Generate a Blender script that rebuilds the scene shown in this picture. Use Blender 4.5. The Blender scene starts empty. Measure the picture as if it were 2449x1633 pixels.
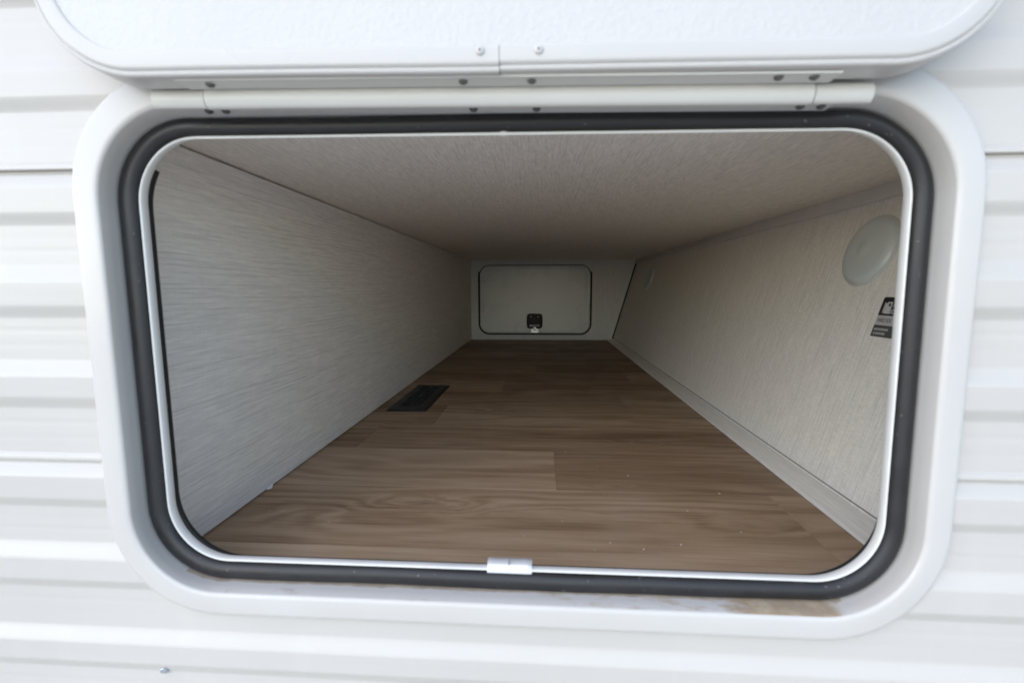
import bpy, bmesh, math, random
from mathutils import Vector, Matrix

random.seed(7)
scene = bpy.context.scene
col = scene.collection

# ------------------------------------------------------------------ camera
CAM_YAW, CAM_PITCH, CAM_ROLL = math.radians(3.535), math.radians(6.425), math.radians(-0.074)
cd = bpy.data.cameras.new("camera")
cam = bpy.data.objects.new("camera", cd)
col.objects.link(cam)
_f = Vector((-math.sin(CAM_YAW) * math.cos(CAM_PITCH), math.cos(CAM_YAW) * math.cos(CAM_PITCH), -math.sin(CAM_PITCH)))
_r0 = Vector((math.cos(CAM_YAW), math.sin(CAM_YAW), 0.0))
_u0 = _r0.cross(_f)
_r = _r0 * math.cos(CAM_ROLL) + _u0 * math.sin(CAM_ROLL)
_u = _u0 * math.cos(CAM_ROLL) - _r0 * math.sin(CAM_ROLL)
cam.matrix_world = Matrix(((_r.x, _u.x, -_f.x, 0), (_r.y, _u.y, -_f.y, 0), (_r.z, _u.z, -_f.z, 0), (0, 0, 0, 1)))
cd.sensor_width = 36.0
cd.lens = 36.0 * 1128.5 / 2449.0
cd.clip_start = 0.02
cd.clip_end = 500.0
cd.dof.use_dof = True
cd.dof.focus_distance = 1.2
cd.dof.aperture_fstop = 5.6
scene.camera = cam

# ------------------------------------------------------------------ sky, sun, exposure
SUN_EL, SUN_AZ = math.radians(34), math.radians(216)      # azimuth from +Y, clockwise seen from above
world = bpy.data.worlds.new("World")
scene.world = world
world.use_nodes = True
wn = world.node_tree
bg = wn.nodes["Background"]
sky = wn.nodes.new("ShaderNodeTexSky")
sky.sky_type = 'NISHITA'
sky.sun_disc = False
sky.sun_elevation = SUN_EL
sky.sun_rotation = SUN_AZ
sky.air_density = 1.0
sky.dust_density = 0.35
sky.ozone_density = 1.0
bg.inputs["Strength"].default_value = 0.15
wn.links.new(sky.outputs[0], bg.inputs["Color"])

sd = bpy.data.lights.new("sun", 'SUN')
sd.energy = 0.95
sd.angle = math.radians(112)
sd.color = (1.0, 0.885, 0.745)
sun = bpy.data.objects.new("sun", sd)
col.objects.link(sun)
_sv = Vector((math.sin(SUN_AZ) * math.cos(SUN_EL), math.cos(SUN_AZ) * math.cos(SUN_EL), math.sin(SUN_EL)))
sun.rotation_euler = _sv.to_track_quat('Z', 'Y').to_euler()
sun.location = (0, -3, 4)

scene.view_settings.view_transform = 'Standard'
scene.view_settings.look = 'None'
scene.view_settings.gamma = 1.0
scene.view_settings.exposure = 1.30
scene.cycles.max_bounces = 16
scene.cycles.diffuse_bounces = 10
scene.cycles.glossy_bounces = 4
scene.cycles.use_denoising = True


# ------------------------------------------------------------------ materials
class NT:
    def __init__(self, name):
        self.m = bpy.data.materials.new(name)
        self.m.use_nodes = True
        self.t = self.m.node_tree
        self.b = self.t.nodes["Principled BSDF"]

    def n(self, kind, **kw):
        nd = self.t.nodes.new(kind)
        for k, v in kw.items():
            if k.startswith("i_"):
                nd.inputs[int(k[2:]) if k[2:].isdigit() else k[2:]].default_value = v
            else:
                setattr(nd, k, v)
        return nd

    def l(self, a, b):
        self.t.links.new(a, b)

    def math(self, op, a, b=None, c=None, clamp=False):
        nd = self.t.nodes.new("ShaderNodeMath")
        nd.operation = op
        nd.use_clamp = clamp
        for i, v in enumerate((a, b, c)):
            if v is None:
                continue
            if isinstance(v, (int, float)):
                nd.inputs[i].default_value = v
            else:
                self.l(v, nd.inputs[i])
        return nd.outputs[0]

    def coord(self, scale=(1, 1, 1), offset=None):
        tc = self.n("ShaderNodeTexCoord")
        mp = self.n("ShaderNodeMapping")
        mp.inputs["Scale"].default_value = scale
        if offset is not None:
            if isinstance(offset, tuple):
                mp.inputs["Location"].default_value = offset
            else:
                self.l(offset, mp.inputs["Location"])
        self.l(tc.outputs["Object"], mp.inputs["Vector"])
        return mp.outputs[0]

    def noise(self, vec, scale=1.0, detail=2.0, rough=0.5, dist=0.0):
        nd = self.n("ShaderNodeTexNoise")
        nd.inputs["Scale"].default_value = scale
        nd.inputs["Detail"].default_value = detail
        nd.inputs["Roughness"].default_value = rough
        nd.inputs["Distortion"].default_value = dist
        self.l(vec, nd.inputs["Vector"])
        return nd.outputs["Fac"]

    def ramp(self, fac, stops):
        r = self.n("ShaderNodeValToRGB")
        el = r.color_ramp.elements
        while len(el) < len(stops):
            el.new(0.5)
        for e, (p, c) in zip(el, stops):
            e.position = p
            e.color = (c, c, c, 1) if isinstance(c, (int, float)) else (*c, 1)
        self.l(fac, r.inputs[0])
        return r.outputs[0]

    def mix(self, fac, a, b, blend='MIX'):
        m = self.n("ShaderNodeMix", data_type='RGBA', blend_type=blend)
        for sock, v in ((m.inputs[0], fac), (m.inputs[6], a), (m.inputs[7], b)):
            if isinstance(v, (int, float)):
                sock.default_value = v
            elif isinstance(v, tuple):
                sock.default_value = (*v, 1)
            else:
                self.l(v, sock)
        return m.outputs[2]

    def bump(self, h, strength=0.3, dist=0.001):
        b = self.n("ShaderNodeBump")
        b.inputs["Strength"].default_value = strength
        b.inputs["Distance"].default_value = dist
        self.l(h, b.inputs["Height"])
        self.l(b.outputs[0], self.b.inputs["Normal"])

    def set(self, color=None, rough=None, metal=None, spec=None):
        for key, v in (("Base Color", color), ("Roughness", rough), ("Metallic", metal), ("Specular IOR Level", spec)):
            if v is None:
                continue
            s = self.b.inputs[key]
            if isinstance(v, (int, float)):
                s.default_value = v
            elif isinstance(v, tuple):
                s.default_value = (*v, 1)
            else:
                self.l(v, s)
        return self.m


def painted(name, c, rough=0.35, var=0.04, scale=14.0, bump=0.0, bscale=300.0, spec=0.5):
    t = NT(name)
    v = t.coord()
    n = t.noise(v, scale, 3)
    lo = tuple(x * (1 - var) for x in c)
    hi = tuple(min(1, x * (1 + var)) for x in c)
    t.set(t.ramp(n, [(0.3, lo), (0.7, hi)]), t.ramp(n, [(0.3, rough * 0.85), (0.7, min(1, rough * 1.2))]), spec=spec)
    if bump:
        t.bump(t.noise(v, bscale, 2), bump, 0.0005)
    return t.m


M = {}


def m_siding():
    t = NT("siding_paint")
    v = t.coord()
    n = t.noise(v, 3.5, 4)
    streak = t.noise(t.coord((38, 38, 4.0)), 1.0, 3)
    s = t.ramp(streak, [(0.58, 0.0), (0.8, 0.16)])
    base = t.ramp(n, [(0.3, (0.505, 0.476, 0.436)), (0.7, (0.54, 0.512, 0.474))])
    t.set(t.mix(s, base, (0.62, 0.59, 0.53)), t.ramp(n, [(0.3, 0.32), (0.7, 0.45)]))
    t.bump(t.noise(t.coord((6, 60, 60)), 1.0, 2), 0.12, 0.002)
    return t.m


def m_frame():
    # white enamelled frame with grime lying on its lower ledge
    t = NT("frame_enamel")
    tc = t.n("ShaderNodeTexCoord")
    sp = t.n("ShaderNodeSeparateXYZ")
    t.l(tc.outputs["Object"], sp.inputs[0])
    X, Y, Z = sp.outputs
    v = t.coord()
    n1 = t.noise(t.coord((24, 60, 60)), 1.0, 5, 0.65)
    n2 = t.noise(v, 55.0, 5, 0.6)
    low = t.math('LESS_THAN', Z, -0.2765)
    inner = t.math('GREATER_THAN', Y, 0.4012)
    ledge = t.math('MULTIPLY', low, inner)
    # broad mud patch in the right-hand corner with a straight right end
    pa = t.math('MULTIPLY', t.ramp(t.math('ADD', X, t.math('MULTIPLY', n2, 0.012)), [(0.268, 1.0), (0.275, 0.0)]),
                t.ramp(t.math('ADD', X, t.math('MULTIPLY', n1, 0.17)), [(0.245, 0.0), (0.278, 1.0)]))
    patch = t.math('MULTIPLY', pa, t.ramp(n2, [(0.28, 0.6), (0.46, 1.0)]))
    # scattered smears to the left
    sm = t.math('MULTIPLY', t.ramp(n1, [(0.53, 0.0), (0.65, 0.6)]), t.math('LESS_THAN', X, 0.27))
    sm = t.math('MULTIPLY', sm, t.math('GREATER_THAN', X, -0.30))
    # grime line in the crease beside the seal
    crease = t.math('MULTIPLY', t.math('GREATER_THAN', t.math('SUBTRACT', Y, t.math('MULTIPLY', n2, 0.006)), 0.4148), t.math('MULTIPLY', t.math('LESS_THAN', X, 0.275), 0.75))
    dirt = t.math('MULTIPLY', ledge, t.math('MAXIMUM', t.math('MAXIMUM', patch, sm), crease), clamp=True)
    base = t.ramp(t.noise(v, 9.0, 3), [(0.3, (0.525, 0.500, 0.466)), (0.7, (0.555, 0.532, 0.500))])
    dcol = t.ramp(n2, [(0.3, (0.26, 0.185, 0.115)), (0.7, (0.46, 0.37, 0.26))])
    t.set(t.mix(dirt, base, dcol), t.mix(dirt, (0.3, 0.3, 0.3), (0.85, 0.85, 0.85)))
    t.bump(t.noise(v, 220.0, 3), 0.05, 0.0006)
    return t.m


def m_panelling(name, along, cross, weave=0.35, tint=(0.82, 0.79, 0.74), contrast=0.12, sc=1.0, lines=0.09, al=16, ac=420, pitch=0.0068):
    """linen-look vinyl wall board; `along` = axis index of the grain, `cross` = axis index across it."""
    t = NT(name)

    def sc3(a, c):
        s = [1.0, 1.0, 1.0]
        s[along] = a * sc
        s[cross] = c * sc
        return t.coord(tuple(s))
    fine = t.noise(sc3(al * 2.2, ac * 1.7), 1.0, 2, 0.5)
    mid = t.noise(sc3(al, ac), 1.0, 2, 0.55)
    band = t.noise(sc3(al * 0.25, ac * 0.15), 1.0, 2, 0.5)
    grit = t.noise(t.coord(), 800.0, 1, 0.5)
    cx = t.noise(sc3(ac * 1.25, al * 3.0), 1.0, 2, 0.6)
    tcs = t.n("ShaderNodeTexCoord")
    sps = t.n("ShaderNodeSeparateXYZ")
    t.l(tcs.outputs["Object"], sps.inputs[0])
    ph = t.math('MULTIPLY', sps.outputs[cross], 6.2832 / pitch)
    ph = t.math('ADD', ph, t.math('MULTIPLY', t.noise(sc3(2.2, 40), 1.0, 2, 0.5), 16.0))
    wv = t.math('POWER', t.math('MULTIPLY_ADD', t.math('SINE', ph), 0.5, 0.5), 5.0)
    vis = t.ramp(t.noise(sc3(al * 0.35, ac * 0.45), 1.0, 1, 0.4), [(0.42, 0.0), (0.60, 1.0)])
    d1 = t.math('MULTIPLY', wv, vis)
    g = t.math('ADD', t.math('MULTIPLY', fine, 0.30), t.math('MULTIPLY', mid, 0.34))
    g = t.math('ADD', g, t.math('MULTIPLY', band, 0.08))
    g = t.math('ADD', g, t.math('MULTIPLY', grit, 0.16))
    g = t.math('ADD', g, t.math('MULTIPLY', cx, weave * 0.35))
    g = t.math('SUBTRACT', g, t.math('MULTIPLY', d1, lines))
    cen = (0.88 + weave * 0.35) * 0.5
    lo = tuple(x * (1 - contrast * 1.5) for x in tint)
    hi = tuple(x * (1 + contrast) for x in tint)
    t.set(t.ramp(g, [(cen - 0.15, lo), (cen + 0.13, hi)]), 0.55, spec=0.35)
    t.bump(g, 0.3, 0.0008)
    return t.m


def m_wood():
    t = NT("oak_plank")
    tc = t.n("ShaderNodeTexCoord")
    oi = t.n("ShaderNodeObjectInfo")
    rnd = oi.outputs["Random"]
    at = t.n("ShaderNodeAttribute", attribute_type='OBJECT', attribute_name="tone")
    tone = at.outputs["Fac"]
    off = t.n("ShaderNodeCombineXYZ")
    t.l(t.math('MULTIPLY', rnd, 37.0), off.inputs[0])
    t.l(t.math('MULTIPLY', rnd, 91.0), off.inputs[1])
    add = t.n("ShaderNodeVectorMath", operation='ADD')
    t.l(tc.outputs["Object"], add.inputs[0])
    t.l(off.outputs[0], add.inputs[1])

    def mp(sx, sy):
        m = t.n("ShaderNodeMapping")
        m.inputs["Scale"].default_value = (sx, sy, 1)
        t.l(add.outputs[0], m.inputs["Vector"])
        return m.outputs[0]
    sp = t.n("ShaderNodeSeparateXYZ")
    t.l(tc.outputs["Object"], sp.inputs[0])
    X, Y = sp.outputs[0], sp.outputs[1]
    # growth-ring height field: contours give cathedral figure, bumps give knots
    h = t.math('MULTIPLY', t.noise(mp(1.7, 9.0), 1.0, 2, 0.45, 0.3), 1.5)
    h = t.math('ADD', h, t.math('MULTIPLY', Y, 6.0))
    wx = t.math('MULTIPLY_ADD', t.noise(mp(11, 26), 1.0, 3, 0.6), 1.5, -0.75)
    wy = t.math('MULTIPLY_ADD', t.noise(mp(17, 31), 1.0, 3, 0.6), 1.5, -0.75)
    knots = None
    for (kx, ky, sx, sy, amp) in ((-0.165, 0.642, 0.075, 0.020, 0.8), (0.115, 0.718, 0.03, 0.008, 0.5), (0.20, 0.93, 0.05, 0.013, 0.8),
                                  (-0.32, 0.60, 0.05, 0.03, -0.4), (-0.07, 1.16, 0.05, 0.018, 0.8), (0.27, 0.60, 0.07, 0.022, 0.35), (-0.02, 0.62, 0.14, 0.02, -0.35)):
        dx = t.math('MULTIPLY_ADD', t.math('SUBTRACT', X, kx), 1 / sx, wx)
        dy = t.math('MULTIPLY_ADD', t.math('SUBTRACT', Y, ky), 1 / sy, wy)
        d2 = t.math('ADD', t.math('MULTIPLY', dx, dx), t.math('MULTIPLY', dy, dy))
        e = t.math('MULTIPLY', t.math('POWER', 2.718, t.math('MULTIPLY', d2, -1.0)), amp)
        h = t.math('ADD', h, e)
        if amp > 0.45:
            k = t.math('POWER', 2.718, t.math('MULTIPLY', d2, -22.0))
            knots = k if knots is None else t.math('ADD', knots, k)
    h = t.math('ADD', h, t.math('MULTIPLY', t.noise(mp(14, 90), 1.0, 3, 0.6), 0.10))
    rings = t.math('MULTIPLY_ADD', t.math('SINE', t.math('MULTIPLY', h, 25.0)), 0.5, 0.5)
    fib = t.noise(mp(9, 420), 1.0, 3, 0.65)
    fib2 = t.noise(mp(6, 85), 1.0, 4, 0.6)
    bandn = t.noise(mp(1.6, 14), 1.0, 3, 0.55)
    rmask = t.ramp(t.noise(mp(2.3, 8.0), 1.0, 2, 0.5), [(0.40, 0.35), (0.60, 1.0)])
    g = t.math('MULTIPLY', t.math('MULTIPLY_ADD', t.math('SUBTRACT', rings, 0.5), rmask, 0.5), 0.145)
    g = t.math('ADD', g, t.math('MULTIPLY', fib, 0.30))
    g = t.math('ADD', g, t.math('MULTIPLY', fib2, 0.24))
    g = t.math('ADD', g, t.math('MULTIPLY', bandn, 0.40))
    g = t.math('ADD', g, t.math('MULTIPLY_ADD', tone, 0.44, -0.20))
    c = t.ramp(g, [(0.40, (0.165, 0.098, 0.053)), (0.58, (0.315, 0.212, 0.129)), (0.80, (0.48, 0.35, 0.235))])
    c = t.mix(t.math('MULTIPLY', knots, 0.65, clamp=True), c, (0.07, 0.042, 0.026))
    # footfall dust and faint rub marks
    v = t.coord()
    dust = t.ramp(t.noise(v, 7.0, 5, 0.6), [(0.5, 0.0), (0.75, 0.16)])
    spk = t.ramp(t.noise(v, 520.0, 1, 0.5), [(0.74, 0.0), (0.80, 0.4)])
    c = t.mix(t.math('MAXIMUM', dust, spk), c, (0.42, 0.37, 0.31))
    r = t.ramp(t.noise(v, 11.0, 4, 0.6), [(0.3, 0.42), (0.7, 0.58)])
    t.set(c, r, spec=0.26)
    t.bump(t.math('ADD', t.math('MULTIPLY', fib, 0.6), t.math('MULTIPLY', rings, 0.4)), 0.15, 0.0008)
    return t.m


def m_rubber():
    t = NT("seal_rubber")
    v = t.coord()
    n = t.noise(v, 40.0, 4, 0.6)
    sp = t.ramp(t.noise(v, 240.0, 2, 0.5), [(0.70, 0.0), (0.76, 0.5)])
    c = t.ramp(n, [(0.3, (0.010, 0.0098, 0.0105)), (0.7, (0.017, 0.0165, 0.0175))])
    t.set(t.mix(sp, c, (0.20, 0.20, 0.19)), t.ramp(n, [(0.3, 0.38), (0.7, 0.55)]), spec=0.5)
    t.bump(n, 0.15, 0.001)
    return t.m


def m_pebbled():
    t = NT("pebbled_panel")
    v = t.coord((1, 1, 1))
    a = t.noise(v, 210.0, 3, 0.5, 0.1)
    h = t.ramp(a, [(0.42, 0.0), (0.60, 1.0)])
    t.set(t.ramp(t.noise(v, 6.0, 3), [(0.3, (0.53, 0.512, 0.485)), (0.7, (0.555, 0.537, 0.51))]), 0.42)
    t.bump(h, 0.15, 0.0018)
    return t.m


def m_gravel():
    t = NT("gravel")
    v = t.coord()
    vo = t.n("ShaderNodeTexVoronoi")
    vo.inputs["Scale"].default_value = 60.0
    t.l(v, vo.inputs["Vector"])
    n = t.noise(v, 2.0, 5)
    c = t.mix(0.5, t.ramp(n, [(0.3, (0.56, 0.52, 0.46)), (0.7, (0.66, 0.615, 0.55))]), t.mix(0.35, (0.56, 0.52, 0.46), vo.outputs["Color"]))
    t.set(c, 0.95)
    t.bump(vo.outputs["Distance"], 0.6, 0.01)
    return t.m


M['siding'] = m_siding()
M['frame'] = m_frame()
M['white'] = painted("white_enamel", (0.525, 0.502, 0.473), 0.32, 0.02, 9.0, 0.04)
M['lip'] = painted("white_lip", (0.66, 0.645, 0.61), 0.35, 0.03, 30.0)
M['cream'] = painted("cream_vinyl", (0.61, 0.594, 0.55), 0.42, 0.02, 12.0, 0.03)
M['rubber'] = m_rubber()
M['black'] = painted("black_plastic", (0.022, 0.022, 0.023), 0.45, 0.2, 60.0, 0.05, spec=0.25)
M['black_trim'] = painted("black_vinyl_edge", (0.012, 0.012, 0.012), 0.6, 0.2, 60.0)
M['pebble'] = m_pebbled()
M['wall_l'] = m_panelling("wall_board_left", 1, 2, 0.30, al=20, ac=440, lines=0.15, contrast=0.125)
M['wall_c'] = m_panelling("ceiling_board", 1, 0, 0.15, tint=(0.87, 0.82, 0.745), al=36, ac=400, lines=0.08, contrast=0.16)
M['wall_r'] = m_panelling("wall_board_right", 0, 1, 0.85, tint=(0.84, 0.805, 0.74), contrast=0.13, sc=1.0, lines=0.11, al=22, ac=360, pitch=0.0085)
M['wall_b'] = m_panelling("wall_board_rear", 2, 0, 0.2, tint=(0.75, 0.755, 0.75))
M['strip'] = m_panelling("trim_board", 1, 0, 0.1, tint=(0.84, 0.805, 0.74), contrast=0.09)
M['moulding'] = painted("moulding_vinyl", (0.72, 0.675, 0.61), 0.5, 0.03, 40.0)
M['wood'] = m_wood()
M['dark'] = painted("dark_void_shade", (0.006, 0.0055, 0.005), 0.9, 0.2, 20.0)  # near-black colour standing in for unlit gaps and hollows
M['joint'] = painted("joint_shade_brown", (0.20, 0.185, 0.165), 0.8, 0.15, 60.0)
M['steel'] = painted("screw_steel", (0.10, 0.095, 0.09), 0.4, 0.2, 90.0)
M['zinc'] = NT("zinc_screw").set((0.62, 0.63, 0.65), 0.28, 1.0)
M['alu'] = NT("satin_aluminium").set((0.86, 0.87, 0.89), 0.33, 0.55)
M['lens'] = NT("frosted_lens").set((0.60, 0.64, 0.635), 0.3, spec=1.0)
M['inner_door'] = painted("grey_white_gelcoat", (0.76, 0.785, 0.79), 0.28, 0.02, 8.0, 0.02, 60.0)
M['label_black'] = painted("label_black", (0.012, 0.012, 0.013), 0.4, 0.1, 60.0)
M['label_grey'] = painted("label_dark_grey", (0.085, 0.085, 0.085), 0.4, 0.1, 60.0)
M['label_light'] = painted("label_pale_grey", (0.52, 0.51, 0.52), 0.4, 0.05, 60.0)
M['ink_light'] = painted("label_ink_pale", (0.58, 0.58, 0.58), 0.4, 0.05, 60.0)
M['ink_mid'] = painted("label_ink_mid", (0.28, 0.28, 0.28), 0.4, 0.05, 60.0)
M['ink_dark'] = painted("label_ink_dark", (0.13, 0.13, 0.14), 0.4, 0.05, 60.0)
M['sealant'] = painted("sealant", (0.70, 0.685, 0.64), 0.5, 0.08, 60.0, 0.1)
M['crumb'] = painted("crumb_pale", (0.6, 0.58, 0.54), 0.8, 0.2, 400.0)
M['gravel'] = m_gravel()
M['shell'] = painted("shell_white", (0.75, 0.75, 0.74), 0.4, 0.03, 3.0)


# ------------------------------------------------------------------ object helpers
def tag(o, label=None, cat=None, group=None, kind=None):
    for k, v in (('label', label), ('category', cat), ('group', group), ('kind', kind)):
        if v:
            o[k] = v
    return o


def empty(name, loc, label, cat, group=None):
    o = bpy.data.objects.new(name, None)
    o.empty_display_size = 0.05
    o.location = loc
    col.objects.link(o)
    return tag(o, label, cat, group)


def link(name, me, mat, parent=None, smooth=35):
    if mat is not None:
        me.materials.clear()
        me.materials.append(mat)
    if smooth:
        for p in me.polygons:
            p.use_smooth = True
        me.set_sharp_from_angle(angle=math.radians(smooth))
    o = bpy.data.objects.new(name, me)
    col.objects.link(o)
    if parent is not None:
        o.parent = parent
        o.matrix_parent_inverse = Matrix.Translation(-parent_world(parent))
    return o


def parent_world(o):
    v = Vector((0, 0, 0))
    while o is not None:
        if o.parent is None:
            v += o.location
        else:
            v += o.location + o.matrix_parent_inverse.translation
        o = o.parent
    return v


class MB:
    def __init__(self):
        self.v, self.f = [], []

    def quad_strip(self, rows, closed=False, flip=False):
        base = len(self.v)
        n = len(rows[0])
        for r in rows:
            self.v.extend(tuple(p) for p in r)
        for i in range(len(rows) - 1):
            for j in range(n if closed else n - 1):
                a, b = base + i * n + j, base + i * n + (j + 1) % n
                c, d = b + n, a + n
                self.f.append((a, d, c, b) if flip else (a, b, c, d))

    def poly(self, pts):
        b = len(self.v)
        self.v.extend(tuple(p) for p in pts)
        self.f.append(tuple(range(b, b + len(pts))))

    def box(self, x0, x1, y0, y1, z0, z1, xf=None):
        p = [(x, y, z) for z in (z0, z1) for y in (y0, y1) for x in (x0, x1)]
        if xf:
            p = [tuple(xf(*q)) for q in p]
        b = len(self.v)
        self.v.extend(p)
        for q in ((0, 2, 3, 1), (4, 5, 7, 6), (0, 1, 5, 4), (2, 6, 7, 3), (0, 4, 6, 2), (1, 3, 7, 5)):
            self.f.append(tuple(b + i for i in q))

    def build(self, name, mat, parent=None, smooth=35, bevel=0.0, seg=1):
        me = bpy.data.meshes.new(name)
        me.from_pydata(self.v, [], self.f)
        bm = bmesh.new()
        bm.from_mesh(me)
        bmesh.ops.remove_doubles(bm, verts=bm.verts, dist=1e-6)
        if bevel:
            bmesh.ops.bevel(bm, geom=[e for e in bm.edges if e.calc_face_angle(0) > 0.6], offset=bevel, segments=seg, affect='EDGES', profile=0.5)
        bmesh.ops.recalc_face_normals(bm, faces=bm.faces)
        bm.to_mesh(me)
        bm.free()
        return link(name, me, mat, parent, smooth)


def boxo(name, mat, parent, x0, x1, y0, y1, z0, z1, bevel=0.0, seg=1, xf=None):
    m = MB()
    m.box(x0, x1, y0, y1, z0, z1, xf)
    return m.build(name, mat, parent, bevel=bevel, seg=seg)


def rrect(x0, x1, z0, z1, r, nc=20, ns=14, xj=None):
    """counter-clockwise rounded-rectangle loop starting on the bottom edge at xj"""
    xj = (x0 + x1) / 2 if xj is None else xj
    pts = []

    def line(a, b, n, last=False):
        for i in range(n):
            t = i / n
            pts.append((a[0] + (b[0] - a[0]) * t, a[1] + (b[1] - a[1]) * t))

    def arc(cx, cz, a0):
        for i in range(nc):
            a = a0 + math.pi / 2 * i / nc
            pts.append((cx + r * math.cos(a), cz + r * math.sin(a)))
    line((xj, z0), (x1 - r, z0), ns)
    arc(x1 - r, z0 + r, -math.pi / 2)
    line((x1, z0 + r), (x1, z1 - r), ns)
    arc(x1 - r, z1 - r, 0)
    line((x1 - r, z1), (xj, z1), ns)
    line((xj, z1), (x0 + r, z1), ns)
    arc(x0 + r, z1 - r, math.pi / 2)
    line((x0, z1 - r), (x0, z0 + r), ns)
    arc(x0 + r, z0 + r, math.pi)
    line((x0 + r, z0), (xj, z0), ns)
    return pts


def ins(q, d):
    return (q[0] + d, q[1] - d, q[2] + d, q[3] - d, max(0.002, q[4] - d))


def tweak(x, z):
    """the frame is very slightly racked, and its head rail falls to the right"""
    k = min(1.0, max(0.0, (z + 0.05) / 0.18))
    return (x - 0.008 * (z + 0.065), z - 0.008 * (x + 0.03) * k)


def loft(name, mat, parent, secs, smooth=35, wob=None, tw=tweak, xj=None):
    rows = []
    for (y, q) in secs:
        row = []
        for i, (x, z) in enumerate(rrect(*q, xj=xj)):
            if wob:
                x, z = wob(x, z)
            X, Z = tw(x, z) if tw else (x, z)
            row.append((X, y, Z))
        rows.append(row)
    m = MB()
    m.quad_strip(rows, closed=True)
    return m.build(name, mat, parent, smooth)


def sdf(x, z, q):
    x0, x1, z0, z1, r = q
    qx = abs(x - (x0 + x1) / 2) - ((x1 - x0) / 2 - r)
    qz = abs(z - (z0 + z1) / 2) - ((z1 - z0) / 2 - r)
    return math.hypot(max(qx, 0), max(qz, 0)) + min(max(qx, qz), 0) - r


def plate(name, mat, parent, poly, q, y0, y1, n=160):
    """flat board in an XZ plane with a rounded-rectangle hole"""
    cx, cz = (q[0] + q[1]) / 2, (q[2] + q[3]) / 2
    ang = sorted([2 * math.pi * i / n for i in range(n)] + [math.atan2(p[1] - cz, p[0] - cx) % (2 * math.pi) for p in poly])
    hole, outer = [], []
    for a in ang:
        dx, dz = math.cos(a), math.sin(a)
        lo, hi = 0.0, 2.0
        for _ in range(40):
            mid = (lo + hi) / 2
            if sdf(cx + dx * mid, cz + dz * mid, q) < 0:
                lo = mid
            else:
                hi = mid
        hole.append((cx + dx * lo, cz + dz * lo))
        best = 9
        for i in range(len(poly)):
            (ax, az), (bx, bz) = poly[i], poly[(i + 1) % len(poly)]
            ex, ez = bx - ax, bz - az
            den = dx * ez - dz * ex
            if abs(den) < 1e-12:
                continue
            t = ((ax - cx) * ez - (az - cz) * ex) / den
            s = ((ax - cx) * dz - (az - cz) * dx) / den
            if t > 0 and -1e-6 <= s <= 1 + 1e-6:
                best = min(best, t)
        outer.append((cx + dx * best, cz + dz * best))
    m = MB()
    rows = [[(x, y0, z) for x, z in outer], [(x, y0, z) for x, z in hole], [(x, y1, z) for x, z in hole], [(x, y1, z) for x, z in outer], [(x, y0, z) for x, z in outer]]
    m.quad_strip(rows, closed=True)
    return m.build(name, mat, parent, 30)


def lathe_x(m, prof, y, z, n=28, xf=None, flat=0.72):
    """profile of (x, radius) turned about a line parallel to X"""
    rows = []
    for (x, r) in prof:
        row = []
        for i in range(n):
            a = 2 * math.pi * i / n
            p = (x, y + r * math.cos(a) * flat, z + r * math.sin(a))
            row.append(xf(*p) if xf else p)
        rows.append(row)
    m.quad_strip(rows, closed=True)
    return m


def disc_dome(m, c, nrm, up, prof, n=24):
    """profile of (height along nrm, radius) turned about nrm at c"""
    nrm = Vector(nrm).normalized()
    a1 = (Vector(up) - nrm * Vector(up).dot(nrm)).normalized()
    a2 = nrm.cross(a1)
    c = Vector(c)
    rows = []
    for (h, r) in prof:
        rows.append([tuple(c + nrm * h + (a1 * math.cos(2 * math.pi * i / n) + a2 * math.sin(2 * math.pi * i / n)) * r) for i in range(n)])
    m.quad_strip(rows, closed=True)
    return m


# ------------------------------------------------------------------ measurements (metres; camera at the origin)
YF = 0.400                                              # front face of the hatch frame
FO = (-0.4104, 0.3482, -0.3100, 0.1809, 0.1024)         # outer edge of the frame flange
JO = (-0.3862, 0.3256, -0.2868, 0.1516, 0.0781)         # where the flange turns into the jamb
SO = (-0.3872, 0.3247, -0.2861, 0.1481, 0.0740)         # outer edge of the rubber seal
SI = (-0.3690, 0.3097, -0.2692, 0.1340, 0.0599)         # inner edge of the rubber seal
LI = (-0.3662, 0.3072, -0.2672, 0.1336, 0.0590)         # clear opening inside the white lip
ZF, ZC, XL, YR = -0.3081, 0.1668, -0.4200, 2.820        # floor, ceiling, left wall, rear wall
RB, RT = (0.4272, -0.306), (0.5588, 0.1548)             # right wall: foot and head of its slope (x, z)

# ------------------------------------------------------------------ ground
g = MB()
g.poly([(-60, -60, -1.05), (60, -60, -1.05), (60, 60, -1.05), (-60, 60, -1.05)])
tag(g.build("ground", M['gravel'], None, 0), kind='structure')

# ------------------------------------------------------------------ camper wall
wall = empty("camper_wall", (-0.03, 0.41, -1.05), "white ribbed metal siding of the camper wall around the open hatch", "camper wall")
XA, XB = -1.5, 1.25
HOLE = ins(FO, 0.012)
P = 0.2661
BASE, RISE = 0.4085, 0.0062
CTRL = [(0.0, BASE + 0.0020), (0.0022, BASE + 0.0016), (0.0036, BASE), (0.0150, BASE - RISE), (0.0330, BASE - RISE + 0.0006), (0.0365, BASE - RISE + 0.0008), (0.0480, BASE),
        (0.0823, BASE), (0.0990, BASE - RISE), (0.1160, BASE - RISE + 0.0006), (0.1195, BASE - RISE + 0.0008), (0.1310, BASE),
        (0.1705, BASE), (0.1850, BASE - RISE), (0.2010, BASE - RISE + 0.0006), (0.2045, BASE - RISE + 0.0008), (0.2163, BASE),
        (0.2590, BASE - 0.0002), (0.2620, BASE - 0.0028), (0.2652, BASE - 0.0030), (0.2657, BASE - 0.0022), (0.2658, BASE + 0.0020)]
BEADS = (0.0590, 0.0700, 0.1430, 0.1560, 0.2300, 0.2450)


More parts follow.
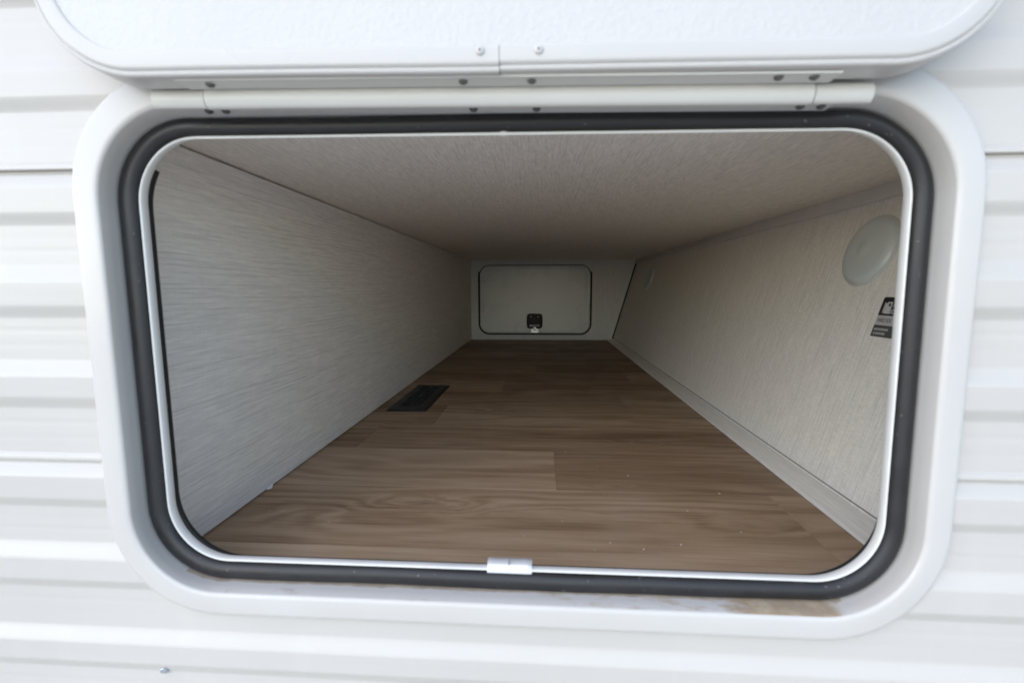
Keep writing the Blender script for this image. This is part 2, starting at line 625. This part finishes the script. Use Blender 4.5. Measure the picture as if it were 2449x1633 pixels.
def prof(o):
    for (a, ya), (b, yb) in zip(CTRL, CTRL[1:]):
        if a <= o <= b:
            t = (o - a) / (b - a)
            t = t * t * (3 - 2 * t) * 0.45 + t * 0.55
            y = ya + (yb - ya) * t
            break
    else:
        y = CTRL[-1][1]
    for c in BEADS:
        y += 0.00035 * math.exp(-((o - c) / 0.0011) ** 2)
    return y


def hole_x(z):
    x0, x1, z0, z1, r = HOLE
    if z <= z0 or z >= z1:
        return None
    d = 0.0
    if z > z1 - r:
        d = r - math.sqrt(max(0, r * r - (z - z1 + r) ** 2))
    elif z < z0 + r:
        d = r - math.sqrt(max(0, r * r - (z0 + r - z) ** 2))
    return (x0 + d, x1 - d)


for k in range(-2, 6):
    top = 0.1045 + P * k
    if k == -2:
        pass
    offs = sorted(set([round(P * i / 110, 5) for i in range(110)] + [c[0] for c in CTRL]))
    m = MB()
    rows = []
    for o in offs:
        z = top - o
        y = prof(o)
        hx = hole_x(z)
        xa, xb = hx if hx else (-0.031, -0.031)
        rows.append((z, y, xa, xb, hx is not None))
    for side in (0, 1):
        st = []
        for (z, y, xa, xb, inn) in rows:
            xs = (XA, (XA + xa) / 2, xa) if side == 0 else (xb, (xb + XB) / 2, XB)
            st.append([(x, y, z) for x in xs])
        m.quad_strip(st)
    m.build("siding_panel", M['siding'], wall, 40)

# body of the trailer behind the siding: sides, roof, underside, far side
m = MB()
x0, x1, y0, y1, z0, z1 = XA, XB, 0.402, 2.875, 0.1045 - P * 3, 0.1045 + P * 5
m.poly([(x0, y0, z0), (x0, y1, z0), (x0, y1, z1), (x0, y0, z1)])
m.poly([(x1, y0, z0), (x1, y1, z0), (x1, y1, z1), (x1, y0, z1)])
m.poly([(x0, y0, z0), (x1, y0, z0), (x1, y1, z0), (x0, y1, z0)])
m.poly([(x0, y0, z1), (x1, y0, z1), (x1, y1, z1), (x0, y1, z1)])
m.poly([(x0, y1, z0), (x1, y1, z0), (x1, y1, z1), (x0, y1, z1)])
m.build("body_shell", M['shell'], wall, 0)

# hex washer-head screw low on the siding
m = MB()
disc_dome(m, (-0.3706, 0.4088, -0.3748), (0, -1, 0), (0, 0, 1), [(0, 0.0050), (0.0006, 0.0050), (0.0010, 0.0046), (0.0011, 0.0034)], 24)
disc_dome(m, (-0.3706, 0.4088, -0.3748), (0, -1, 0), (0.3, 0, 1), [(0.0011, 0.0034), (0.0042, 0.0034), (0.0050, 0.0027), (0.0046, 0.0015), (0.0046, 0.00001)], 6)
m.build("siding_screw", M['zinc'], wall, 30)

# ------------------------------------------------------------------ hatch frame
fr = empty("hatch_frame", (-0.031, 0.40, -0.31), "white rounded hatch frame lined with a black rubber seal", "hatch frame")
loft("flange", M['frame'], fr, [(0.4120, ins(FO, -0.0005)), (0.4034, ins(FO, 0.0)), (0.4014, ins(FO, 0.0006)), (0.4004, ins(FO, 0.0020)), (0.4000, ins(FO, 0.0050)),
                                (0.3996, ins(FO, 0.0120)), (0.3993, ins(JO, -0.0050)), (0.3996, ins(JO, -0.0022)), (0.4006, ins(JO, -0.0006)), (0.4022, JO),
                                (0.4130, ins(SO, -0.0007)), (0.4250, ins(SO, -0.0002)), (0.4256, ins(SO, 0.0012)), (0.4258, ins(SI, -0.001))], 50)


def wobble(x, z):
    b = math.exp(-((z + 0.278) / 0.03) ** 2)
    t = math.exp(-((z - 0.141) / 0.03) ** 2)
    z += b * (-0.0016 * math.exp(-((x - 0.035) / 0.05) ** 2) + 0.0005 * math.sin(x * 31)) + t * 0.0007 * math.sin(x * 14 + 1.0)
    return x, z


dm = 0.0165
secs = []
for i in range(15):
    a = math.pi * i / 14
    t = (1 - math.cos(a)) / 2
    q = tuple(SO[j] + (SI[j] - SO[j]) * t for j in range(5))
    y = 0.4254 - 0.0082 * math.sin(a) ** 0.75 if 0 < i < 14 else 0.4262
    secs.append((y, q))
loft("rubber_seal", M['rubber'], fr, secs, 60, wob=wobble)
loft("lip", M['lip'], fr, [(0.4262, ins(SI, -0.0006)), (0.4236, ins(SI, 0.0002)), (0.4228, ins(SI, 0.0010)), (0.4229, ins(SI, 0.0020)), (0.4238, ins(SI, 0.0027)),
                           (0.4306, ins(LI, 0.0004)), (0.4318, ins(LI, -0.0006)), (0.4322, ins(LI, -0.0300))], 50)
# black U-shaped edging pushed onto the sides and bottom of the cut-out
q = (LI[0] - 0.0004, LI[1] + 0.0044, LI[2] - 0.0026, LI[3] + 0.004, LI[4] + 0.007)
loop = [p for p in rrect(*q) if p[1] < (0.108 if p[0] < 0 else -0.09)]
start = max(range(len(loop)), key=lambda i: math.dist(loop[i], loop[i - 1]))
loop = loop[start:] + loop[:start]
m = MB()
rows = []
for (y, d) in ((0.4325, 0.012), (0.4325, 0.0006), (0.4329, 0.0), (0.4370, 0.0), (0.4374, 0.0006), (0.4374, 0.012)):
    rr = []
    for (x, z) in loop:
        cx, cz = (q[0] + q[1]) / 2, (q[2] + q[3]) / 2
        # outward shift along the loop's normal
        e = 1e-4
        gx = (sdf(x + e, z, q) - sdf(x - e, z, q)) / (2 * e)
        gz = (sdf(x, z + e, q) - sdf(x, z - e, q)) / (2 * e)
        rr.append((*((lambda a: (a[0], y, a[1]))(tweak(x + gx * d, z + gz * d))),))
    rows.append(rr)
m.quad_strip(rows)
m.build("edge_trim", M['black_trim'], fr, 40)
# striker plate clipped over the sill of the lip
m = MB()
xs = (-0.0505, -0.0075)
pr = [(0.4222, -0.2712), (0.4218, -0.2698), (0.4222, -0.2674), (0.4240, -0.2645), (0.4270, -0.2628), (0.4310, -0.2620), (0.4355, -0.2626), (0.4385, -0.2645), (0.4395, -0.2676)]
rows = []
for x in [xs[0], xs[0] + 0.0008] + [xs[0] + 0.0008 + (xs[1] - xs[0] - 0.0016) * i / 8 for i in range(1, 8)] + [xs[1] - 0.0008, xs[1]]:
    e = 0.0006 if x in (xs[0], xs[1]) else 0.0
    rows.append([(x, y + (e if y < 0.43 else -e), z - e) for (y, z) in pr])
m.quad_strip(rows)
m.poly([(xs[0], y, z) for y, z in pr])
m.poly([(xs[1], y, z) for y, z in pr])
ca = m.build("catch_plate", M['alu'], fr, 50)
boxo("slot", M['ink_mid'], ca, -0.0302, -0.0288, 0.4250, 0.4300, -0.26420, -0.2620, xf=lambda x, y, z: (x, y, z + (y - 0.4250) * 0.36))
# plug at the joint of the lip above
m = MB()
disc_dome(m, (-0.0335, 0.4275, 0.1335), (0, 0, -1), (1, 0, 0), [(-0.001, 0.0042), (0.0012, 0.0036), (0.0024, 0.0022), (0.0029, 0.00001)], 16)
m.build("lip_plug", M['lip'], fr, 60)
# sealant round the outside of the flange, thickest along the foot
m = MB()
rows = []
for (y, d) in ((0.4130, -0.0030), (0.4062, -0.0024), (0.4036, -0.0006), (0.4045, 0.0010)):
    row = []
    for i, (x, z) in enumerate(rrect(*ins(FO, d))):
        w = 0.0006 * math.sin(i * 0.9) * math.sin(i * 0.23 + 1)
        k = 1.0 if z < -0.29 else 0.25
        X, Z = tweak(x, z)
        row.append((X, y + 0.0022 * (1 - k), Z + w * k * (1 if d < 0 else 0)))
    rows.append(row)
m.quad_strip(rows, closed=True)
m.build("sealant_bead", M['sealant'], fr, 60)

# ------------------------------------------------------------------ opened hatch door with its hinge
dr = empty("hatch_door", (-0.036, 0.372, 0.157), "white pebbled hatch door swung up above the opening", "hatch door")
DQ = (-0.3895, 0.3215, 0.1570, 0.5900, 0.0780)
XJ = -0.0310


def dtw(x, z):
    return (x, z - 0.0125 * (x + 0.036))


prof_d = [(0.3840, 0.0), (0.3640, 0.0), (0.3622, 0.0004), (0.3612, 0.0016), (0.3612, 0.0026), (0.3618, 0.0032), (0.3618, 0.0040), (0.3604, 0.0046), (0.3596, 0.0054),
          (0.3592, 0.0068), (0.3590, 0.0150), (0.3592, 0.0168), (0.3598, 0.0176), (0.3612, 0.0178)]
loopA = rrect(*DQ, xj=XJ)
n = len(loopA)
ntop = next(i for i in range(1, n) if abs(loopA[i][0] - XJ) < 1e-6)
for half in (0, 1):
    m = MB()
    rows = []
    for (y, d) in prof_d:
        lp = rrect(*ins(DQ, d), xj=XJ)
        seg = lp[:ntop + 1] if half == 0 else lp[ntop:] + lp[:1]
        row = []
        for j, (x, z) in enumerate(seg):
            if half == 1:
                x = min(x, XJ - 0.0004)
                z -= 0.0009 * math.exp(-((x - XJ) / 0.12) ** 2) if z < 0.3 else 0
            X, Z = dtw(x, z)
            row.append((X, y, Z))
        rows.append(row)
    m.quad_strip(rows)
    rim = m.build("rim", M['white'], dr, 40)
    rx = -0.0450 if half else -0.0028
    m = MB()
    X, Z = dtw(rx, 0.1697)
    disc_dome(m, (X, 0.3592, Z), (0, -1, 0), (0, 0, 1), [(0, 0.0034), (0.0008, 0.0033), (0.0017, 0.0025), (0.0020, 0.0012), (0.0020, 0.0009), (0.0006, 0.0008), (0.0006, 0.00001)], 20)
    m.build("rivet", M['white'], rim, 40)
    m = MB()
    disc_dome(m, (X, 0.3583, Z), (0, -1, 0), (0, 0, 1), [(0.0, 0.00078), (0.0005, 0.00076), (0.0005, 0.00001)], 12)
    m.build("rivet_pin", M['steel'], rim, 40)
m = MB()
q = ins(DQ, 0.0170)
m.poly([(dtw(x, z)[0], 0.3606, dtw(x, z)[1]) for x, z in rrect(*q)])
m.poly([(dtw(x, z)[0], 0.3820, dtw(x, z)[1]) for x, z in rrect(*ins(DQ, 0.001))])
m.build("panel", M['pebble'], dr, 0)

HZ, HY, HR = 0.1508, 0.3905, 0.0086


def htw(x, y, z):
    return (x, y, z - 0.0160 * (x + 0.036))


m = MB()
lathe_x(m, [(-0.2735, 0.00001), (-0.2735, HR - 0.0012), (-0.2728, HR), (-0.12, HR), (0.05, HR), (0.2033, HR), (0.2040, HR - 0.0012), (0.2040, 0.00001)], HY, HZ, 32, htw)
hinge = m.build("hinge", M['cream'], dr, 40)
for (a, b) in ((-0.3195, -0.2741), (0.2046, 0.2475)):
    m = MB()
    lathe_x(m, [(a, 0.00001), (a, HR - 0.0022), (a + 0.0008, HR - 0.0009), (b - 0.0006, HR - 0.0009), (b, HR - 0.002), (b, 0.00001)], HY + 0.0006, HZ - 0.0002, 32, htw)
    m.build("knuckle", M['cream'], hinge, 40)
# leaves: one under the door rail, one under the head of the jamb
boxo("leaf", M['cream'], hinge, -0.2840, 0.2130, 0.3690, 0.3850, 0.1552, 0.1568, bevel=0.0003, xf=lambda x, y, z: htw(x, y, z + 0.0004))
boxo("leaf", M['cream'], hinge, -0.2960, 0.2300, 0.3985, 0.4195, 0.1462, 0.1478, bevel=0.0003, xf=lambda x, y, z: htw(x, y, z + 0.0016))
boxo("leaf_flange", M['cream'], hinge, -0.2840, 0.2130, 0.3676, 0.3690, 0.1550, 0.1568, bevel=0.0003, xf=lambda x, y, z: htw(x, y, z + 0.0004))
for (x, y, z) in [(-0.260, 0.3750, 0.15555), (-0.0600, 0.3748, 0.15555), (-0.0080, 0.3748, 0.15555), (0.1715, 0.3738, 0.15555), (0.1965, 0.3738, 0.15555)] + \
                 [(-0.2860, 0.4085, 0.1477), (-0.2710, 0.4085, 0.1477), (-0.0570, 0.4085, 0.1477), (-0.0047, 0.4085, 0.1477), (0.2055, 0.4085, 0.1477), (0.2215, 0.4085, 0.1477)]:
    X, Y, Z = htw(x, y, z)
    m = MB()
    disc_dome(m, (X, Y, Z + 0.0002), (0, 0, -1), (1, 0, 0), [(0, 0.0034), (0.0012, 0.0033), (0.0022, 0.0022), (0.0024, 0.0010), (0.0012, 0.0008), (0.0012, 0.00001)], 14)
    m.build("hinge_screw", M['steel'], hinge, 40)

# ------------------------------------------------------------------ inside: floor of planks
fl = tag(boxo("floor", M['dark'], None, -0.470, 0.60, 0.449, 2.872, ZF - 0.016, ZF - 0.0022), kind='structure')
W = 0.1725
ends = {0: [0.3405], 1: [0.0254], 2: [-0.36], 3: [-0.2450], 4: [0.2240], 5: [-0.1200], 6: [0.30], 7: [-0.02], 8: [0.19], 9: [-0.27], 10: [0.09], 11: [-0.16], 12: [0.27], 13: [0.0], -1: [0.36]}
tones = {-1: (0.80, 0.66), 0: (0.60, 0.70), 1: (0.74, 0.44), 2: (0.40, 0.46), 3: (0.34, 0.66), 4: (0.44, 0.56), 5: (0.62, 0.34)}
for r in range(-1, 14):
    ya, yb = max(0.4495, 0.5255 + W * r), min(2.870, 0.5255 + W * (r + 1))
    if yb - ya < 0.02:
        continue
    xs = [-0.460] + ends.get(r, []) + [0.440]
    for ib, (a, b) in enumerate(zip(xs, xs[1:])):
        dz = random.uniform(-0.0001, 0.0001)
        tv = tones[r][ib] if r in tones else random.uniform(0.25, 0.6)
        pk = boxo("plank", M['wood'], fl, a + 0.00018, b - 0.00018, ya + 0.0003, yb - 0.0003, ZF - 0.0022, ZF + dz, bevel=0.00022)
        pk['tone'] = tv

# ------------------------------------------------------------------ inside: walls and ceiling
wl = tag(boxo("wall_left", M['wall_l'], None, XL - 0.009, XL, 0.4490, 2.8190, ZF + 0.0018, ZC - 0.0026, bevel=0.0004), kind='structure')
m = MB()
m.poly([(XL + 0.0004, 0.6735, ZF + 0.004), (XL + 0.0007, 0.6900, ZF + 0.006), (XL + 0.0030, 0.6830, ZF + 0.0008), (XL + 0.0042, 0.6780, ZF + 0.0003)])
m.poly([(XL + 0.0002, 0.6735, ZF + 0.004), (XL + 0.0042, 0.6780, ZF + 0.0003), (XL + 0.0010, 0.6700, ZF + 0.001)])
m.build("torn_flake", M['wall_l'], wl, 0)
tag(boxo("ceiling", M['wall_c'], None, -0.470, 0.62, 0.4490, 2.870, ZC, ZC + 0.009), kind='structure')

# sloping right wall, built in its own plane: local x = up the slope, local y = depth, local z = into the room
slope = Vector((RT[0] - RB[0], 0, RT[1] - RB[1])).normalized()
into = Vector((-slope.z, 0, slope.x))
RM = Matrix((slope, Vector((0, 1, 0)), into)).transposed().to_4x4()
RM.translation = Vector((RB[0], 0, RB[1]))


def on_wall(y, u, h=0.0):
    return RM @ Vector((u, y, h))


m = MB()
m.box(0.0, 0.500, 0.4490, 2.8680, -0.009, 0.0)
wr = m.build("wall_right", M['wall_r'], None, bevel=0.0004)
wr.matrix_world = RM
tag(wr, kind='structure')
# moulding under the ceiling and sloped skirting strip at the foot
m = MB()
sec = [(0.4650, 0.0), (0.4650, 0.0045), (0.4662, 0.0062), (0.4700, 0.0072), (0.4780, 0.0075), (0.5000, 0.0075), (0.5000, 0.0)]
m.quad_strip([[tuple(on_wall(y, u, h)) for (u, h) in sec] for y in (0.449, 1.2, 2.0, 2.868)])
o = m.build("moulding", M['moulding'], None, 30)
o.parent = wr
o.matrix_parent_inverse = RM.inverted()
m = MB()
pts = [(0.3899, ZF + 0.0004), (0.3899, ZF + 0.0030), (0.3912, ZF + 0.0044), (0.4275, -0.2972), (0.4290, -0.2980), (0.4360, ZF + 0.0004)]
m.quad_strip([[(x, y, z) for (x, z) in pts] for y in (0.449, 1.0, 1.7, 2.3, 2.818)])
o = m.build("skirting", M['strip'], None, 25)
o.parent = wr
o.matrix_parent_inverse = RM.inverted()

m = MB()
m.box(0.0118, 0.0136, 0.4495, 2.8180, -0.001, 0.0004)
o = m.build("joint", M['joint'], None, 0)  # brown strip painting the shadow line between skirting and wall
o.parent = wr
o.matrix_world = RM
# front lining and rear wall
plate("wall_front", M['wall_b'], None, [(-0.455, ZF), (0.58, ZF), (0.60, ZC), (-0.455, ZC)], ins(LI, -0.022), 0.4400, 0.4480)
tag(bpy.data.objects["wall_front"], kind='structure')
RH = (-0.3670, 0.2885, -0.2660, 0.1395, 0.062)
g0 = 0.0100
rear = plate("wall_rear", M['wall_b'], None, [(XL + 0.001, ZF + 0.001), (RB[0] - g0, ZF + 0.001), (RT[0] + 0.0035 - g0, ZC - 0.0004), (XL + 0.001, ZC - 0.0004)], RH, 2.8200, 2.8290)
tag(rear, kind='structure')
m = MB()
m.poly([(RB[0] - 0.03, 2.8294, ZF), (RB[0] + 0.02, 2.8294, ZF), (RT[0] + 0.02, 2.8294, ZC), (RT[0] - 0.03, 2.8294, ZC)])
m.build("gap_shade", M['dark'], rear, 0)  # near-black sheet added behind the corner gap to paint its shade

# ------------------------------------------------------------------ far hatch, closed, seen from inside
fh = empty("far_hatch", (-0.04, 2.82, -0.27), "grey closed hatch with black latch in the far wall", "hatch door")
# black edging showing at the sides and foot of the cut-out
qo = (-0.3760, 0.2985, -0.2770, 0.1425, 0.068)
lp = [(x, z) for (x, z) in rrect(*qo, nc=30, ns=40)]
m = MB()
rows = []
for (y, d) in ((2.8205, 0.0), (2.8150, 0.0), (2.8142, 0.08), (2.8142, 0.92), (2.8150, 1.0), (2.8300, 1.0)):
    row = []
    for (x, z) in lp:
        e = 1e-4
        gx = (sdf(x + e, z, qo) - sdf(x - e, z, qo)) / (2 * e)
        gz = (sdf(x, z + e, qo) - sdf(x, z - e, qo)) / (2 * e)
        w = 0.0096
        k = d if z < 0.098 else 0.62 + 0.38 * d  # thin black line along the head draws the dark gap there
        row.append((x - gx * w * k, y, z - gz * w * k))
    rows.append(row)
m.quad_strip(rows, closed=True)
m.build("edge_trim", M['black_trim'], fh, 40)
loft("rim", M['inner_door'], fh, [(2.8360, ins(RH, -0.004)), (2.8270, ins(RH, 0.0015)), (2.8262, ins(RH, 0.0030)), (2.8262, ins(RH, 0.0150)), (2.8270, ins(RH, 0.0160)),
                                  (2.8310, ins(RH, 0.0162)), (2.8310, ins(RH, 0.0192)), (2.8262, ins(RH, 0.0196)), (2.8262, ins(RH, 0.0240)), (2.8275, ins(RH, 0.0250)), (2.8350, ins(RH, 0.0252))], 40, tw=None)
m = MB()
m.poly([(x, 2.8345, z) for x, z in rrect(*ins(RH, 0.0245))])
m.poly([(x, 2.8500, z) for x, z in rrect(*ins(RH, -0.004))])
m.build("panel", M['inner_door'], fh, 0)
for (x, z) in ((-0.245, 0.1316), (0.165, 0.1316), (-0.245, -0.2575), (0.165, -0.2575), (-0.3595, -0.075), (0.281, -0.075)):
    m = MB()
    disc_dome(m, (x, 2.8262, z), (0, -1, 0), (0, 0, 1), [(0, 0.0035), (0.001, 0.0033), (0.0018, 0.002), (0.0018, 0.00001)], 12)
    m.build("rivet", M['inner_door'], fh, 40)
# latch body: square with bulging sides
m = MB()
bl = []
cx, cz, hw, hh = -0.0385, -0.1950, 0.0480, 0.0447
for i in range(64):
    a = 2 * math.pi * i / 64
    c, s = math.cos(a), math.sin(a)
    e = 0.28
    x = math.copysign(abs(c) ** e, c)
    z = math.copysign(abs(s) ** e, s)
    bl.append((x * (1 - 0.085 * z * z), z))
rows = []
for (y, k) in ((2.8344, 1.0), (2.8190, 1.0), (2.8168, 0.97), (2.8160, 0.92), (2.8160, 0.0001)):
    rows.append([(cx + x * hw * k, y, cz + z * hh * k) for x, z in bl])
m.quad_strip(rows, closed=True)
la = m.build("latch", M['black'], fh, 40)
for sx in (-1, 1):
    m = MB()
    disc_dome(m, (cx + 0.022 * sx - 0.0005, 2.8160, -0.1685), (0, -1, 0), (0, 0, 1), [(-0.0004, 0.0036), (0.001, 0.0034), (0.0018, 0.0022), (0.0018, 0.00001)], 14)
    m.build("latch_screw", M['zinc'], la, 40)
lpt = boxo("maker_plate", M['label_light'], la, cx - 0.030, cx + 0.028, 2.8151, 2.8163, -0.2278, -0.2160)
boxo("tongue", M['zinc'], la, cx - 0.0085, cx + 0.0085, 2.8150, 2.8190, -0.2385, -0.2325, bevel=0.001)
m = MB()
for (a, b, w) in ((-0.0280, -0.0180, 0.0030), (-0.0145, 0.0140, 0.0034), (0.0165, 0.0190, 0.0030), (0.0205, 0.0262, 0.0024)):
    m.box(cx + a, cx + b, 2.8147, 2.8151, -0.2219 - w, -0.2219 + w)
m.build("plate_mark", M['ink_mid'], la, 0)
m = MB()
m.box(cx - 0.0185, cx - 0.0080, 2.8210, 2.8262, -0.2515, -0.2415)
m.box(cx + 0.0050, cx + 0.0215, 2.8210, 2.8262, -0.2515, -0.2415)
m.box(cx - 0.0185, cx + 0.0215, 2.8205, 2.8262, -0.2650, -0.2540)
m.build("striker", M['alu'], fh, 30)

# ------------------------------------------------------------------ floor vent
vt = empty("floor_vent", (-0.3385, 1.297, ZF), "black floor vent set in the planks by the left wall", "vent")
VX0, VX1, VY0, VY1 = -0.3884, -0.2887, 1.1440, 1.4572
SX = ((-0.3660, -0.3432), (-0.3388, -0.3150))
SY0, SY1 = 1.1842, 1.4340
m = MB()
zt = ZF + 0.0042
xs = [VX0 + 0.003, SX[0][0], SX[0][1], SX[1][0], SX[1][1], VX1 - 0.003]
m.box(xs[0], xs[1], SY0, SY1, zt - 0.003, zt)
m.box(xs[4], xs[5], SY0, SY1, zt - 0.003, zt)
m.box(xs[0], xs[5], VY0 + 0.003, SY0, zt - 0.003, zt)
m.box(xs[0], xs[5], SY1, VY1 - 0.003, zt - 0.003, zt)
for (a, b, c, d) in ((VX0, VX0 + 0.003, VY0, VY1), (VX1 - 0.003, VX1, VY0, VY1), (VX0 + 0.003, VX1 - 0.003, VY0, VY0 + 0.003), (VX0 + 0.003, VX1 - 0.003, VY1 - 0.003, VY1)):
    m.box(a, b, c, d, ZF + 0.0001, zt - 0.0008)
m.build("frame", M['black'], vt, 30)
boxo("bar", M['black'], vt, SX[0][1] + 0.0001, SX[1][0] - 0.0001, SY0 + 0.0001, SY1 - 0.0001, zt - 0.003, zt)
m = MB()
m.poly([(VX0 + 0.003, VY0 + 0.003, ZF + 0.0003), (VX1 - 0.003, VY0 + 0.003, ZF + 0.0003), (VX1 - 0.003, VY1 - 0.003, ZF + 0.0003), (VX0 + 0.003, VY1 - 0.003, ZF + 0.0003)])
m.build("duct_shade", M['dark'], vt, 0)  # flat dark sheet painting the shade below the louvres
for (a, b) in SX:
    for i in range(13):
        y = SY0 + (SY1 - SY0) * (i + 0.5) / 13
        boxo("louvre", M['black'], vt, a, b, y - 0.0026, y + 0.0026, zt - 0.0032, zt - 0.0014)

# ------------------------------------------------------------------ round lights on the right wall
def dome_light(y, u, label):
    o = empty("round_light", on_wall(y, u), label, "light", "round lights on the sloping wall")
    n_, up = into, slope
    m = MB()
    disc_dome(m, on_wall(y, u), n_, up, [(0.0002, 0.0585), (0.0040, 0.0585), (0.0052, 0.0578), (0.0056, 0.0560)], 64)
    m.build("base", M['lens'], o, 40)
    m = MB()
    disc_dome(m, on_wall(y, u), n_, up, [(0.0050, 0.0568), (0.0080, 0.0545), (0.0105, 0.0500), (0.0118, 0.0450), (0.0128, 0.0350), (0.0135, 0.0200), (0.0137, 0.0078)], 64)
    disc_dome(m, on_wall(y, u), n_, up, [(0.0137, 0.0078), (0.0141, 0.0070), (0.0142, 0.0050), (0.0142, 0.00001)], 64)
    m.build("lens", M['lens'], o, 40)
    return o


dome_light(0.8075, 0.3790, "large frosted round light on the sloping wall, nearest the opening")
dome_light(2.3480, 0.3640, "small-looking round light on the sloping wall, close to the far hatch")

# ------------------------------------------------------------------ wiring label on the right wall
st = empty("wall_label", on_wall(0.738, 0.244), "black and grey printed label on the sloping wall, below the near round light", "label")
SYL, SYR = 0.7380, 0.6300


def lab(name, mat, y0, y1, u0, u1, h, parent=st):
    m = MB()
    m.poly([tuple(on_wall(y0, u0, h)), tuple(on_wall(y1, u0, h)), tuple(on_wall(y1, u1, h)), tuple(on_wall(y0, u1, h))])
    return m.build(name, mat, parent, 0)


m = MB()
rr = 0.0035
crn = [(SYL - rr + rr * math.cos(a), 0.3040 - rr + rr * math.sin(a)) for a in [math.pi / 2 * i / 6 for i in range(7)]]
m.poly([tuple(on_wall(y, u, 0.0004)) for (y, u) in [(SYR, 0.2762), (SYL, 0.2762)] + crn + [(SYR, 0.3040)]])
top_b = m.build("black_band", M['label_black'], st, 0)
mid_b = lab("pale_band", M['label_light'], SYL, SYR, 0.2614, 0.2762, 0.0004)
low_b = lab("grey_band", M['label_grey'], SYL, SYR, 0.2437, 0.2614, 0.0004)
# sun emblem: pale square with rays cut into its left edge and a dark oval
m = MB()
y_l, y_r, u_b, u_t = 0.7318, 0.7165, 0.2790, 0.2968
nr = 8
for i in range(nr):
    ua = u_b + (u_t - u_b) * i / nr
    ub = u_b + (u_t - u_b) * (i + 0.62) / nr
    m.poly([tuple(on_wall(y_l, ua, 0.0007)), tuple(on_wall(0.7262, u_b + (u_t - u_b) * (0.35 + 0.5 * i / nr) - 0.0007, 0.0007)), tuple(on_wall(0.7262, u_b + (u_t - u_b) * (0.35 + 0.5 * (i + 1) / nr), 0.0007)), tuple(on_wall(y_l, ub, 0.0007))])
m.poly([tuple(on_wall(y, u, 0.00072)) for (y, u) in ((0.7290, u_b), (y_r, u_b), (y_r, u_t), (0.7262, u_t), (0.7262, u_b + 0.011))])
m.build("emblem", M['ink_light'], st, 0)
m = MB()
m.poly([tuple(on_wall(0.7205 + 0.0022 * math.cos(a), 0.2922 + 0.0026 * math.sin(a), 0.0010)) for a in [2 * math.pi * i / 20 for i in range(20)]])
m.build("emblem_dot", M['label_black'], st, 0)


def text(body, y, u, size, mat, h, shear=0.2, wide=1.0, bold=0.0):
    cu = bpy.data.curves.new("lettering", 'FONT')
    cu.body = body
    cu.size = size
    cu.shear = shear
    cu.offset = bold
    tmp = bpy.data.objects.new("lettering_source", cu)
    col.objects.link(tmp)
    dg = bpy.context.evaluated_depsgraph_get()
    me = bpy.data.meshes.new_from_object(tmp.evaluated_get(dg))
    bpy.data.objects.remove(tmp)
    for v in me.vertices:
        v.co = on_wall(y - v.co.x * wide, u + v.co.y, h)
    me.name = "lettering"
    return link("lettering", me, mat, st, 0)


text("WIRED FOR", 0.7352, 0.2658, 0.0085, M['ink_dark'], 0.0007, 0.15, 0.62, 0.0001)
text("SO", 0.7162, 0.2792, 0.0095, M['ink_light'], 0.0009, 0.1, 0.8, 0.0002)
text("I", 0.7150, 0.2895, 0.0120, M['ink_light'], 0.0009, 0.5, 0.9, 0.0002)
# two lines of small print, far too small to read
m = MB()
for (u0, u1, runs) in ((0.2535, 0.2568, ((0.7345, 0.7265), (0.7260, 0.7215), (0.7210, 0.7135), (0.7130, 0.7060))), (0.2472, 0.2505, ((0.7335, 0.7300), (0.7285, 0.7225), (0.7215, 0.7180), (0.7170, 0.7100)))):
    for (a, b) in runs:
        k = 5
        for i in range(k):
            ya = a + (b - a) * i / k
            yb = a + (b - a) * (i + 0.72) / k
            m.poly([tuple(on_wall(ya, u0, 0.0007)), tuple(on_wall(yb, u0, 0.0007)), tuple(on_wall(yb, u1, 0.0007)), tuple(on_wall(ya, u1, 0.0007))])
m.build("small_print", M['ink_light'], st, 0)

# ------------------------------------------------------------------ crumbs on the floor
m = MB()
for (x, y) in ((0.048, 0.872), (0.205, 0.640), (0.085, 0.550), (0.065, 0.533), (0.123, 0.537), (0.255, 0.585), (-0.135, 0.700), (-0.377, 0.607), (0.145, 0.76), (-0.238, 1.50), (-0.02, 0.56), (0.03, 0.60), (0.17, 0.55), (0.10, 0.80), (0.27, 0.70), (-0.28, 0.58)):
    s = random.uniform(0.0005, 0.0012)
    b = len(m.v)
    bm = bmesh.new()
    bmesh.ops.create_icosphere(bm, subdivisions=1, radius=s)
    for v in bm.verts:
        v.co *= random.uniform(0.6, 1.2)
        m.v.append((x + v.co.x * 1.3, y + v.co.y, ZF + s * 0.6 + v.co.z * 0.7))
    bm.verts.index_update()
    for f in bm.faces:
        m.f.append(tuple(b + v.index for v in f.verts))
    bm.free()
tag(m.build("crumbs", M['crumb'], None, 0), "pale crumbs scattered over the near wood planks", "crumbs", kind='stuff')
